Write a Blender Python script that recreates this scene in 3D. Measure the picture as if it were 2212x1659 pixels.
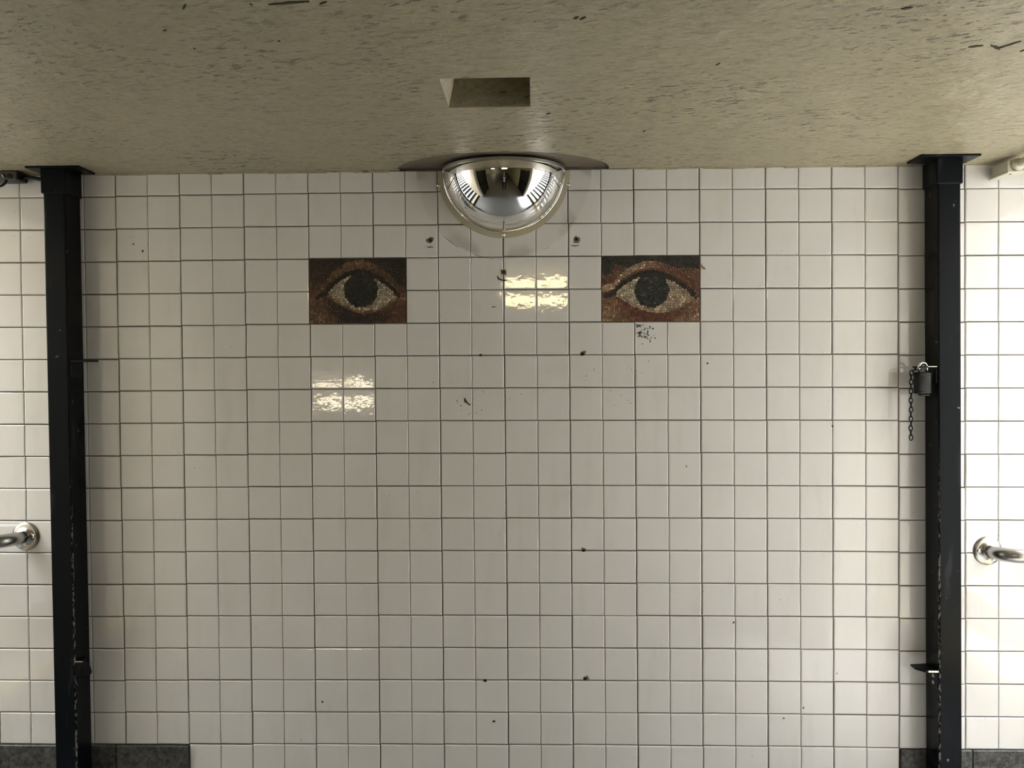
import bpy, bmesh, math, random
from mathutils import Vector, Matrix
random.seed(11)
S = bpy.context.scene
C = S.collection
for o in list(bpy.data.objects):
    bpy.data.objects.remove(o)

# ------------------------------------------------------------------ camera
CAM = Vector((0.0858, -2.7501, 1.4444))
CR = Vector((0.99973136, 0.02244663, -0.00577623))
CF = Vector((-0.0225472, 0.99958411, -0.01797852))
CU = Vector((0.00537027, 0.01810393, 0.99982169))
cd = bpy.data.cameras.new('camera')
cd.sensor_fit = 'HORIZONTAL'; cd.sensor_width = 36.0
cd.lens = 1789.0 / 2212.0 * 36.0
cd.clip_start = 0.02; cd.clip_end = 200
cam = bpy.data.objects.new('camera', cd); C.objects.link(cam)
cam.matrix_world = Matrix(((CR.x, CU.x, -CF.x, CAM.x), (CR.y, CU.y, -CF.y, CAM.y), (CR.z, CU.z, -CF.z, CAM.z), (0, 0, 0, 1)))
S.camera = cam

# ------------------------------------------------------------------ daylight, exposure
SKY = 6.4
LAMP = 8
S.view_settings.view_transform = 'Standard'
S.view_settings.look = 'None'
S.view_settings.exposure = 1.77
S.view_settings.gamma = 1.0
S.view_settings.use_curve_mapping = False
wd = bpy.data.worlds.new('overcast_sky'); S.world = wd; wd.use_nodes = True
bg = wd.node_tree.nodes['Background']
bg.inputs['Color'].default_value = (0.90, 0.95, 1.0, 1)
bg.inputs['Strength'].default_value = SKY
S.cycles.max_bounces = 10; S.cycles.diffuse_bounces = 6; S.cycles.glossy_bounces = 5
S.cycles.sample_clamp_indirect = 12.0

SUN = 18
sl = bpy.data.lights.new('hazy_sun', 'SUN'); sl.energy = SUN; sl.angle = math.radians(12); sl.color = (1.0, 0.98, 0.95)
so = bpy.data.objects.new('hazy_sun', sl); C.objects.link(so)
so.rotation_euler = Vector((-0.42, -0.12, -0.90)).to_track_quat('-Z', 'Y').to_euler(); so.location = (4, 1, 8)

def portal(x0, x1, y0, y1, z, name):
    l = bpy.data.lights.new(name, 'AREA'); l.shape = 'RECTANGLE'
    l.size = abs(x1 - x0); l.size_y = abs(y1 - y0); l.cycles.is_portal = True
    o = bpy.data.objects.new(name, l); C.objects.link(o)
    o.location = ((x0 + x1) / 2, (y0 + y1) / 2, z)
portal(2.15, 6.8, -1.50, 0.0, 4.02, 'sky_portal')
portal(-6.8, -2.3, -1.50, 0.0, 4.02, 'sky_portal')

# ------------------------------------------------------------------ measures
P = 0.108          # tile pitch across
PV = 0.1087        # tile pitch up
Z0 = 1.27          # height of joint row 0
LEAN = -0.0052     # the columns lean a touch
ZC = 2.104         # ceiling
FY = -1.50         # far side of the stair openings
def bow(x):
    return 0.0035 * max(-0.6, 1 - (x / 1.1) ** 2)
def wx(col, row):
    return col * P + LEAN * row * PV
def wz(col, row):
    return Z0 + row * PV + bow(col * P)

# ------------------------------------------------------------------ helpers
def tag(o, label=None, cat=None, group=None, kind=None):
    if label: o['label'] = label
    if cat: o['category'] = cat
    if group: o['group'] = group
    if kind: o['kind'] = kind
    return o

def empty(name, loc, label=None, cat=None, group=None, kind=None):
    o = bpy.data.objects.new(name, None); C.objects.link(o); o.location = loc
    o.empty_display_size = 0.05
    return tag(o, label, cat, group, kind)

def mk(name, bm, mat, parent=None, smooth=False, mesh=None):
    """bmesh in world coordinates -> one mesh object (child keeps its place)"""
    if mesh is None:
        mesh = bpy.data.meshes.new(name); bm.normal_update(); bm.to_mesh(mesh); bm.free()
        mesh.materials.append(mat)
        if smooth:
            for p in mesh.polygons: p.use_smooth = True
    o = bpy.data.objects.new(name, mesh); C.objects.link(o)
    if parent is not None:
        o.parent = parent
        t = Vector(parent.location); q = parent.parent
        while q is not None:
            t += Vector(q.location); q = q.parent
        o.location = -t
    return o

def box(bm, x0, x1, y0, y1, z0, z1, bev=0.0, seg=2):
    r = bmesh.ops.create_cube(bm, size=1.0)
    vs = r['verts']
    for v in vs:
        v.co = Vector((x0 + (v.co.x + .5) * (x1 - x0), y0 + (v.co.y + .5) * (y1 - y0), z0 + (v.co.z + .5) * (z1 - z0)))
    if bev > 0:
        es = list({e for v in vs for e in v.link_edges})
        bmesh.ops.bevel(bm, geom=es, offset=bev, segments=seg, profile=0.5, affect='EDGES')
    return bm

def nb(): return bmesh.new()

def ring(bm, c, ax, r, n, u=None, ry=None):
    ax = Vector(ax).normalized()
    if u is None:
        u = ax.orthogonal().normalized()
    v = ax.cross(u)
    ry = ry or r
    return [bm.verts.new(Vector(c) + u * (r * math.cos(2 * math.pi * i / n)) + v * (ry * math.sin(2 * math.pi * i / n))) for i in range(n)]

def skin_rings(bm, rings, cap=True):
    n = len(rings[0])
    for a, b in zip(rings, rings[1:]):
        for i in range(n):
            bm.faces.new((a[i], a[(i + 1) % n], b[(i + 1) % n], b[i]))
    if cap:
        bm.faces.new(list(reversed(rings[0]))); bm.faces.new(rings[-1])

def tube(bm, pts, r, n=12, cap=True):
    pts = [Vector(p) for p in pts]
    rr = r if isinstance(r, (list, tuple)) else [r] * len(pts)
    d = (pts[1] - pts[0]).normalized(); u = d.orthogonal().normalized()
    rings = []
    for i, p in enumerate(pts):
        if i == 0: d = (pts[1] - p)
        elif i == len(pts) - 1: d = (p - pts[i - 1])
        else: d = (pts[i + 1] - p).normalized() + (p - pts[i - 1]).normalized()
        d.normalize()
        u = (u - d * u.dot(d)).normalized()
        rings.append(ring(bm, p, d, rr[i], n, u))
    skin_rings(bm, rings, cap)
    return bm

def lathe(bm, c, ax, prof, n=24, cap=True):
    """prof: list of (distance along axis, radius)"""
    ax = Vector(ax).normalized(); u = ax.orthogonal().normalized()
    skin_rings(bm, [ring(bm, Vector(c) + ax * d, ax, max(r, 1e-5), n, u) for d, r in prof], cap)
    return bm

def prism(bm, poly, y0, y1):
    """polygon of (x,z) pushed from y0 (front) to y1"""
    a = [bm.verts.new((x, y0, z)) for x, z in poly]
    b = [bm.verts.new((x, y1, z)) for x, z in poly]
    n = len(poly)
    bm.faces.new(a); bm.faces.new(list(reversed(b)))
    for i in range(n):
        bm.faces.new((a[i], b[i], b[(i + 1) % n], a[(i + 1) % n]))
    bmesh.ops.recalc_face_normals(bm, faces=bm.faces)
    return bm

def arc(cx, cz, r, a0, a1, n):
    return [(cx + r * math.cos(a0 + (a1 - a0) * i / n), cz + r * math.sin(a0 + (a1 - a0) * i / n)) for i in range(n + 1)]

# ------------------------------------------------------------------ materials
class NT:
    def __init__(self, name):
        self.m = bpy.data.materials.new(name); self.m.use_nodes = True
        self.t = self.m.node_tree; self.b = self.t.nodes['Principled BSDF']
    def n(self, typ, **kw):
        k = self.t.nodes.new(typ)
        for a, v in kw.items():
            if a.startswith('i_'):
                k.inputs[a[2:].replace('_', ' ')].default_value = v
            else:
                setattr(k, a, v)
        return k
    def l(self, a, b): self.t.links.new(a, b)
    def val(self, x, inp):
        if isinstance(x, (int, float)): inp.default_value = x
        else: self.l(x, inp)
    def math(self, op, a, b=0.0, c=None, clamp=False):
        k = self.n('ShaderNodeMath', operation=op); k.use_clamp = clamp
        self.val(a, k.inputs[0]); self.val(b, k.inputs[1])
        if c is not None: self.val(c, k.inputs[2])
        return k.outputs[0]
    def noise(self, vec, scale, detail=3, rough=0.5):
        k = self.n('ShaderNodeTexNoise'); k.inputs['Scale'].default_value = scale
        k.inputs['Detail'].default_value = detail; k.inputs['Roughness'].default_value = rough
        if vec is not None: self.l(vec, k.inputs['Vector'])
        return k.outputs['Fac']
    def ramp(self, fac, stops):
        k = self.n('ShaderNodeValToRGB'); e = k.color_ramp.elements
        while len(e) < len(stops): e.new(0.5)
        for s, (p, c) in zip(e, stops):
            s.position = p; s.color = c if len(c) == 4 else (*c, 1)
        self.l(fac, k.inputs[0]); return k.outputs[0]
    def step(self, x, a, b):
        k = self.n('ShaderNodeMapRange'); k.interpolation_type = 'SMOOTHSTEP'
        self.val(x, k.inputs['Value']); k.inputs['From Min'].default_value = a; k.inputs['From Max'].default_value = b
        return k.outputs['Result']
    def mix(self, fac, a, b):
        k = self.n('ShaderNodeMix', data_type='RGBA')
        self.val(fac, k.inputs[0])
        for x, i in ((a, 6), (b, 7)):
            if isinstance(x, tuple): k.inputs[i].default_value = x if len(x) == 4 else (*x, 1)
            else: self.l(x, k.inputs[i])
        return k.outputs[2]
    def pos(self, scale=(1, 1, 1), obj=False):
        if obj: g = self.n('ShaderNodeTexCoord').outputs['Object']
        else: g = self.n('ShaderNodeNewGeometry').outputs['Position']
        if scale == (1, 1, 1): return g
        k = self.n('ShaderNodeMapping'); k.inputs['Scale'].default_value = scale
        self.l(g, k.inputs['Vector']); return k.outputs[0]
    def sep(self, v):
        k = self.n('ShaderNodeSeparateXYZ'); self.l(v, k.inputs[0]); return k.outputs
    def bump(self, h, strength=0.3, dist=0.01):
        k = self.n('ShaderNodeBump'); k.inputs['Strength'].default_value = strength; k.inputs['Distance'].default_value = dist
        self.l(h, k.inputs['Height']); self.l(k.outputs[0], self.b.inputs['Normal']); return k
    def base(self, c):
        if isinstance(c, tuple): self.b.inputs['Base Color'].default_value = (*c, 1)
        else: self.l(c, self.b.inputs['Base Color'])
    def rough(self, r): self.val(r, self.b.inputs['Roughness'])

def simple(name, col, rough=0.5, metal=0.0, bump=None, var=0.0):
    t = NT(name); t.b.inputs['Metallic'].default_value = metal; t.rough(rough)
    if var:
        f = t.noise(t.pos(), 40, 4)
        t.base(t.mix(f, tuple(c * (1 - var) for c in col), tuple(min(1, c * (1 + var)) for c in col)))
    else:
        t.base(col)
    if bump:
        t.bump(t.noise(t.pos(), bump[0], 4), bump[1], 0.002)
    return t.m

def m_tile(grid=False):
    t = NT('glazed_tile_grid' if grid else 'glazed_tile')
    p = t.pos(); s = t.sep(p)
    f = t.noise(p, 3.0, 4)
    col = t.mix(f, (0.645, 0.637, 0.625), (0.70, 0.698, 0.695))
    # soot film, heavier in streaks running down
    g = t.noise(t.pos((6, 6, 1.2)), 2.2, 5, 0.6)
    col = t.mix(t.math('MULTIPLY', t.step(g, 0.5, 0.75), 0.16), col, (0.42, 0.39, 0.34))
    if not grid:
        # ghost of an older, larger mirror: an uneven ring of dirt on the tile
        dx = s[0]; dz = t.math('SUBTRACT', s[2], 2.10)
        r = t.math('SQRT', t.math('ADD', t.math('MULTIPLY', dx, dx), t.math('MULTIPLY', dz, dz)))
        disc = t.math('SUBTRACT', 1.0, t.step(r, 0.280, 0.296))
        col = t.mix(t.math('MULTIPLY', disc, 0.14), col, (0.30, 0.27, 0.22))
        band = t.math('MULTIPLY', t.step(r, 0.235, 0.275), t.math('SUBTRACT', 1.0, t.step(r, 0.286, 0.292)))
        nz = t.step(t.noise(p, 5.5, 2), 0.47, 0.56)
        col = t.mix(t.math('MULTIPLY', t.math('MULTIPLY', band, nz), 0.42), col, (0.30, 0.28, 0.25))
        low_ = t.math('SUBTRACT', 1.0, t.step(s[2], 1.86, 1.93))
        line = t.math('SUBTRACT', 1.0, t.step(t.math('ABSOLUTE', t.math('SUBTRACT', r, 0.292)), 0.0008, 0.0026))
        nl = t.step(t.noise(p, 7.0, 3), 0.50, 0.60)
        col = t.mix(t.math('MULTIPLY', t.math('MULTIPLY', t.math('MULTIPLY', line, low_), nl), 0.75), col, (0.10, 0.09, 0.08))
        # flecks of dirt
        vo = t.n('ShaderNodeTexVoronoi'); vo.inputs['Scale'].default_value = 45.0; t.l(p, vo.inputs['Vector'])
        fl = t.math('SUBTRACT', 1.0, t.step(vo.outputs['Distance'], 0.05, 0.12))
        ar = t.step(t.noise(p, 4.0, 3), 0.58, 0.66)
        col = t.mix(t.math('MULTIPLY', t.math('MULTIPLY', fl, ar), 0.6), col, (0.12, 0.11, 0.10))
    if grid:
        k = t.n('ShaderNodeTexBrick'); k.offset = 0.0; k.inputs['Scale'].default_value = 1.0
        k.inputs['Brick Width'].default_value = P; k.inputs['Row Height'].default_value = P
        k.inputs['Mortar Size'].default_value = 0.0016
        k.inputs['Color1'].default_value = (0.70, 0.68, 0.64, 1); k.inputs['Color2'].default_value = (0.67, 0.65, 0.61, 1)
        k.inputs['Mortar'].default_value = (0.10, 0.09, 0.08, 1)
        cx = t.n('ShaderNodeCombineXYZ'); t.l(t.math('ADD', s[0], s[1]), cx.inputs[0]); t.l(s[2], cx.inputs[1])
        t.l(cx.outputs[0], k.inputs['Vector']); col = k.outputs[0]
    t.base(col)
    t.b.inputs['IOR'].default_value = 1.52
    t.rough(t.math('ADD', 0.020, t.math('MULTIPLY', t.noise(p, 9, 3), 0.04)))
    h = t.math('ADD', t.noise(p, 55, 2), t.math('MULTIPLY', t.noise(p, 16, 1), 1.5))
    t.bump(h, 0.034, 0.004)
    return t.m

def m_plaster(name, c0, c1, sheen=0.42):
    t = NT(name); p = t.pos()
    a = t.noise(p, 1.3, 5, 0.55)
    col = t.mix(a, c0, c1)
    b = t.noise(t.pos((5, 12, 12)), 3.0, 6, 0.65)
    col = t.mix(t.math('MULTIPLY', t.step(b, 0.50, 0.72), 0.42), col, tuple(c * 0.55 for c in c0))
    c2 = t.noise(t.pos((22, 40, 40)), 2.2, 4, 0.7)
    col = t.mix(t.math('MULTIPLY', t.step(c2, 0.53, 0.66), 0.40), col, tuple(c * 0.5 for c in c0))
    col = t.mix(t.math('MULTIPLY', t.step(c2, 0.46, 0.34), 0.30), col, tuple(min(1, c * 1.35) for c in c1))
    # short dark pits and trowel nicks, longer along the wall
    rt = t.n('ShaderNodeMapping'); rt.inputs['Rotation'].default_value = (0, 0, 0.30); t.l(p, rt.inputs['Vector'])
    r2 = t.n('ShaderNodeMapping'); r2.inputs['Scale'].default_value = (18, 44, 30); t.l(rt.outputs[0], r2.inputs['Vector'])
    pit = t.noise(r2.outputs[0], 1.7, 4, 0.65)
    area = t.step(t.noise(p, 2.3, 3), 0.38, 0.62)
    pm = t.math('MULTIPLY', t.step(pit, 0.585, 0.64), t.math('ADD', 0.25, t.math('MULTIPLY', area, 0.75)))
    col = t.mix(t.math('MULTIPLY', pm, 0.75), col, (0.07, 0.06, 0.045))
    t.base(col); t.rough(t.math('ADD', sheen - 0.08, t.math('MULTIPLY', a, 0.2)))
    fine = t.noise(t.pos((0.7, 1, 1)), 75, 4, 0.65)
    lump = t.noise(p, 9, 4, 0.5)
    h = t.math('SUBTRACT', t.math('ADD', t.math('MULTIPLY', fine, 0.22), t.math('MULTIPLY', lump, 1.3)), t.math('MULTIPLY', pm, 0.35))
    h = t.math('ADD', h, t.math('MULTIPLY', b, 0.25))
    t.bump(h, 0.75, 0.016)
    return t.m

def m_granite():
    t = NT('dark_granite'); p = t.pos()
    v = t.n('ShaderNodeTexVoronoi'); v.inputs['Scale'].default_value = 120; t.l(p, v.inputs['Vector'])
    a = t.noise(p, 60, 4, 0.7)
    col = t.ramp(a, [(0.35, (0.014, 0.014, 0.013)), (0.5, (0.055, 0.056, 0.052)), (0.68, (0.11, 0.111, 0.104))])
    t.base(col); t.rough(0.5); t.bump(a, 0.25, 0.003)
    return t.m

def m_black_paint(seed, edge_x):
    """black enamel with chips that bare pale undercoat, mostly along the worn corner"""
    t = NT('chipped_black_paint'); p = t.pos(); s = t.sep(p)
    a = t.noise(p, 4, 3)
    col = t.mix(a, (0.0020, 0.0026, 0.0036), (0.0040, 0.0050, 0.0070))
    xc = t.math('SUBTRACT', s[0], t.math('ADD', edge_x, t.math('MULTIPLY', t.math('SUBTRACT', s[2], Z0), LEAN)))
    d = t.math('ADD', t.math('ABSOLUTE', xc), t.math('MULTIPLY', t.math('MAXIMUM', t.math('ADD', s[1], 0.101), 0.0), 1.5))
    near = t.math('SUBTRACT', 1.0, t.step(d, 0.0008, 0.0055))
    low = t.math('SUBTRACT', 1.0, t.step(s[2], 0.75, 1.25))
    n1 = t.noise(t.pos((60, 60, 22)), 3.0, 4, 0.6)
    ch = t.math('MULTIPLY', t.math('MULTIPLY', near, low), t.step(n1, 0.50, 0.58))
    n2 = t.noise(t.pos((1, 1, 0.8)), 48 + seed, 2, 0.5)
    sp = t.math('MULTIPLY', t.step(n2, 0.735, 0.76), 0.6)
    m = t.math('MAXIMUM', ch, sp)
    col = t.mix(m, col, (0.21, 0.205, 0.19))
    # rubbed grey smears
    sm = t.math('MULTIPLY', t.step(t.noise(t.pos((10, 10, 1.6)), 2.0, 3), 0.60, 0.72), 0.05)
    col = t.mix(sm, col, (0.30, 0.31, 0.33))
    t.base(col); t.rough(t.math('ADD', 0.20, t.math('MULTIPLY', a, 0.2))); t.b.inputs['Specular IOR Level'].default_value = 0.10; t.b.inputs['Specular Tint'].default_value = (0.90, 0.96, 1.0, 1)
    t.bump(t.math('SUBTRACT', t.noise(p, 70, 3), m), 0.2, 0.002)
    return t.m

M = {}
M['tile'] = m_tile(); M['tile_grid'] = m_tile(True)
t = NT('sooty_grout'); f_ = t.noise(t.pos(), 30, 4)
t.base(t.mix(f_, (0.055, 0.048, 0.039), (0.23, 0.205, 0.175))); t.rough(0.9); M['grout'] = t.m
M['ceiling'] = m_plaster('painted_plaster', (0.325, 0.290, 0.190), (0.43, 0.392, 0.270))
M['niche'] = m_plaster('shaded_bare_plaster', (0.15, 0.125, 0.088), (0.21, 0.18, 0.13), 0.5)  # unpainted plaster, darkened further for the light blocked in the recess
M['raw_lit'] = m_plaster('lit_broken_plaster', (0.50, 0.45, 0.33), (0.62, 0.57, 0.44), 0.7)  # broken plaster, paler to carry the light on the pocket's left face
M['flank'] = simple('cream_bounce_wall', (0.64, 0.575, 0.47), 0.5, bump=(20, 0.2), var=0.05)  # cream chosen to warm the light bounced off the left stair wall
M['granite'] = m_granite()
M['floor'] = simple('worn_concrete', (0.13, 0.13, 0.13), 0.55, bump=(30, 0.2), var=0.25)
M['hall'] = simple('cream_hall_paint', (0.3, 0.3, 0.225), 0.5, bump=(20, 0.2), var=0.1)
M['tread'] = simple('pale_stone_tread', (0.35, 0.35, 0.35), 0.6, bump=(60, 0.2), var=0.1)
M['riser'] = simple('black_riser', (0.02, 0.02, 0.02), 0.5)
M['yellow'] = simple('yellow_nosing', (0.65, 0.45, 0.05), 0.5)
M['post_l'] = m_black_paint(0, -1.406); M['post_r'] = m_black_paint(5, 1.376)
M['black'] = simple('black_steel', (0.005, 0.0055, 0.006), 0.35, bump=(60, 0.15), var=0.2)
for k_ in ('black',): M[k_].node_tree.nodes['Principled BSDF'].inputs['Specular IOR Level'].default_value = 0.15
M['bare'] = simple('bright_steel_edge', (0.55, 0.53, 0.50), 0.35, 0.8, bump=(90, 0.2))  # pale steel for edges and bolts; also paints the hasp's highlight
M['lockblack'] = simple('black_lock_jacket', (0.006, 0.008, 0.009), 0.33)
M['lockblack'].node_tree.nodes['Principled BSDF'].inputs['Specular IOR Level'].default_value = 0.25
M['chrome'] = simple('chrome', (0.90, 0.90, 0.90), 0.08, 1.0)
M['mirror'] = simple('mirror_acrylic', (0.93, 0.93, 0.92), 0.012, 1.0)
M['brass'] = simple('yellowed_clear_lip', (0.40, 0.37, 0.27), 0.10)
M['rim'] = simple('dull_aluminium', (0.55, 0.54, 0.51), 0.28, 0.9)
t = NT('brushed_stainless'); t.b.inputs['Metallic'].default_value = 1.0
f_ = t.noise(t.pos((1, 1, 1)), 90, 3)
t.base(t.mix(f_, (0.40, 0.39, 0.375), (0.46, 0.45, 0.435))); t.rough(0.27); M['steel'] = t.m
M['conduit'] = simple('cream_painted_conduit', (0.62, 0.60, 0.50), 0.45, bump=(70, 0.2), var=0.08)
M['greybox'] = simple('grimy_grey_box', (0.028, 0.027, 0.023), 0.5, bump=(60, 0.3), var=0.3)
M['rubber'] = simple('black_cable', (0.004, 0.004, 0.005), 0.45)
M['rubber'].node_tree.nodes['Principled BSDF'].inputs['Specular IOR Level'].default_value = 0.2
M['hole'] = simple('hole_dark', (0.008, 0.007, 0.006), 0.95)
M['chip'] = simple('broken_tile_body', (0.20, 0.18, 0.145), 0.9, bump=(150, 0.6), var=0.4)
M['rust'] = simple('rusty_anchor', (0.10, 0.075, 0.05), 0.7, 0.3, bump=(150, 0.5), var=0.4)
M['scuff'] = simple('black_scuff', (0.05, 0.047, 0.045), 0.6, var=0.4)
M['ink'] = simple('blue_grey_ink', (0.09, 0.09, 0.14), 0.6, var=0.3)
M['flake'] = simple('orange_brown_flake', (0.30, 0.17, 0.07), 0.8, var=0.4)

M['gouge'] = simple('gouged_plaster', (0.05, 0.043, 0.032), 0.9, bump=(120, 0.5), var=0.4)

def m_emit(name, col, strength):
    t = NT(name); t.base((0.8, 0.8, 0.8))
    t.b.inputs['Emission Color'].default_value = (*col, 1); t.b.inputs['Emission Strength'].default_value = strength
    return t.m
M['lamp'] = m_emit('warm_diffuser', (1.0, 0.78, 0.42), LAMP)
M['lamp_far'] = m_emit('pale_warm_diffuser', (1.0, 0.84, 0.58), LAMP * 1.5)
M['white'] = simple('white_enamel', (0.75, 0.73, 0.68), 0.4)

# ================================================================== THE SETTING
# ---- end wall: grout bed, then every tile on it
WALL = mk('wall_back', box(nb(), -7.0, 7.0, 0.005, 0.20, -0.05, 4.0), M['grout'])
tag(WALL, 'end wall of white glazed tiles with dark joints between two black posts', kind='structure')
# the stair flanks beyond the framed part, tiled too
for x0, x1 in ((-7.0, wx(-17, 0)), (wx(17, 0), 7.0)):
    o = mk('wall_back_flank', box(nb(), x0 + 0.003, x1 - 0.003, 0.0, 0.0049, 0.17, 4.0), M['tile_grid'], WALL)

def tile_mesh(x0, x1, z0, z1, name='tile'):
    """cushion-edged tile: flat face, rounded arris, sides; local origin = tile centre"""
    rings_ = []
    for inset, y in ((0.0038, 0.0), (0.0020, 0.0004), (0.0008, 0.0013), (0.0002, 0.0026), (0.0, 0.0052)):
        rings_.append([(x0 + inset, y, z0 + inset), (x1 - inset, y, z0 + inset), (x1 - inset, y, z1 - inset), (x0 + inset, y, z1 - inset)])
    vs = [v for r_ in rings_ for v in r_]; fs = [(0, 1, 2, 3)]
    for k in range(4):
        a, b = 4 * k, 4 * k + 4
        for i in range(4):
            j = (i + 1) % 4
            fs.append((a + j, a + i, b + i, b + j))
    me = bpy.data.meshes.new(name); me.from_pydata(vs, [], fs); me.update(); me.materials.append(M['tile'])
    return me
HS, HF = 0.0014, 0.0006      # half joints: wide one every second column, hairline between
def cell(parity, rowkind):
    xl, xr = (-P / 2 + HS, P / 2 - HF) if parity == 0 else (-P / 2 + HF, P / 2 - HS)
    zl, zh = -PV / 2 + HS, PV / 2 - HS
    return xl, xr, zl, zh
TM = [tile_mesh(*cell(0, 0)), tile_mesh(*cell(1, 0))]
def is_mosaic(c, r):
    return r in (3, 4) and (-6 <= c < -3 or 3 <= c < 6)
LAMPTILT = {(0, 4): 0.0078, (0, 3): -0.0088, (-6, 1): -0.0278, (-6, 0): -0.0402, (-6, 2): -0.0215, (-8, 2): -0.0215, (-4, 2): -0.0190}   # uneven pairs, tipped up (-) or down (+)
tiles = []
rnd = random.Random(5)
pairrot = {}
for r in range(-11, 8):
    for c in range(-17, 17):
        if r == -11 and not (-10 <= c < 12): continue
        if is_mosaic(c, r): continue
        pc = c if c % 2 == 0 else c - 1
        if (pc, r) not in pairrot:
            pairrot[(pc, r)] = (LAMPTILT.get((pc, r), rnd.gauss(0, 0.0030)), 0.0 if (pc, r) in LAMPTILT else rnd.gauss(0, 0.0030), rnd.gauss(0, 0.0003), rnd.gauss(0, 0.0004), rnd.gauss(0, 0.0003))
        tx, tz, jx, jz, jy = pairrot[(pc, r)]
        cx = wx(c + .5, r + .5) + jx; cz = (wz(c + .5, r) + wz(c + .5, r + 1)) / 2 + jz
        if c >= 12: cz -= 0.0035
        par = c % 2
        # pivot about the middle of the pair
        off = (0.5 if par == 0 else -0.5) * P
        rot = Matrix.Rotation(tx, 4, 'X') @ Matrix.Rotation(tz, 4, 'Z') @ Matrix.Rotation(-LEAN, 4, 'Y')
        pivot = Vector((cx + off, jy, cz))
        mw = Matrix.Translation(pivot) @ rot @ Matrix.Translation((-off, 0, 0))
        if r == 7:
            h1 = ZC - (cz - PV / 2) - 0.0015
            me = None
            key = round(h1, 3)
        vis = abs(c + .5) < 15.8
        d = (Vector((cx, 0, cz)) - CAM).length
        tiles.append([d, c, r, par, mw, cz])
TOPM = {}
def top_mesh(par, cz):
    h1 = ZC - (cz - PV / 2) - 0.001
    k = (par, round(h1, 3))
    if k not in TOPM:
        xl, xr, zl, zh = cell(par, 0)
        TOPM[k] = tile_mesh(xl, xr, zl, -PV / 2 + h1)
    return TOPM[k]
for T in tiles:
    T.append(TM[T[3]] if T[2] != 7 else top_mesh(T[3], T[5]))
tiles.sort(key=lambda a: a[0])
rest = nb()
count = 0
for d, c, r, par, mw, cz, me in tiles:
    if count < 300 and r != 7 and r > -10:
        o = bpy.data.objects.new('tile', me); C.objects.link(o); o.parent = WALL; o.matrix_local = mw
        count += 1
    else:
        n0 = len(rest.verts)
        rest.from_mesh(me); rest.verts.ensure_lookup_table()
        for v in rest.verts[n0:]: v.co = mw @ v.co
o = mk('tile_field', rest, M['tile'], WALL); o['kind'] = 'stuff'
o['label'] = 'the remaining white glazed tiles toward the edges of the end wall'

# ---- granite plinth blocks either side
def base_block(name, x0, x1, z1, par):
    return mk(name, box(nb(), x0 + 0.0012, x1 - 0.0012, -0.010, 0.0049, 0.0, z1, 0.0015, 1), M['granite'], par)
BL = empty('baseboard_left', (-2.5, 0, 0), 'speckled dark granite plinth at the foot of the wall, left side', kind='structure')
zb = Z0 - 10 * PV - 0.001
for x0, x1 in ((-1.320, wx(-10, -10) - 0.001), (-1.90, -1.320)):
    base_block('granite_block', x0, x1, zb - 0.001, BL)
BR = empty('baseboard_right', (2.5, 0, 0), 'speckled dark granite plinth at the foot of the wall, right side', kind='structure')
for x0, x1 in ((wx(12, -10) + 0.001, 1.5365), (1.5365, 1.95)):
    base_block('granite_block', x0, x1, zb - 0.004, BR)
BM_ = mk('baseboard_back', box(nb(), wx(-10, -11) + .002, wx(12, -11) - .002, -0.012, 0.0049, 0.0, Z0 - 11 * PV - 0.004, 0.002, 1), M['granite'])
tag(BM_, 'low dark plinth under the tiles between the posts', kind='structure')

# ---- floor
FL = mk('floor', box(nb(), -6.0, 2.0, -16.3, 0.2, -0.15, 0.0), M['floor'])
tag(FL, 'worn grey concrete floor of the passage', kind='structure')

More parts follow.
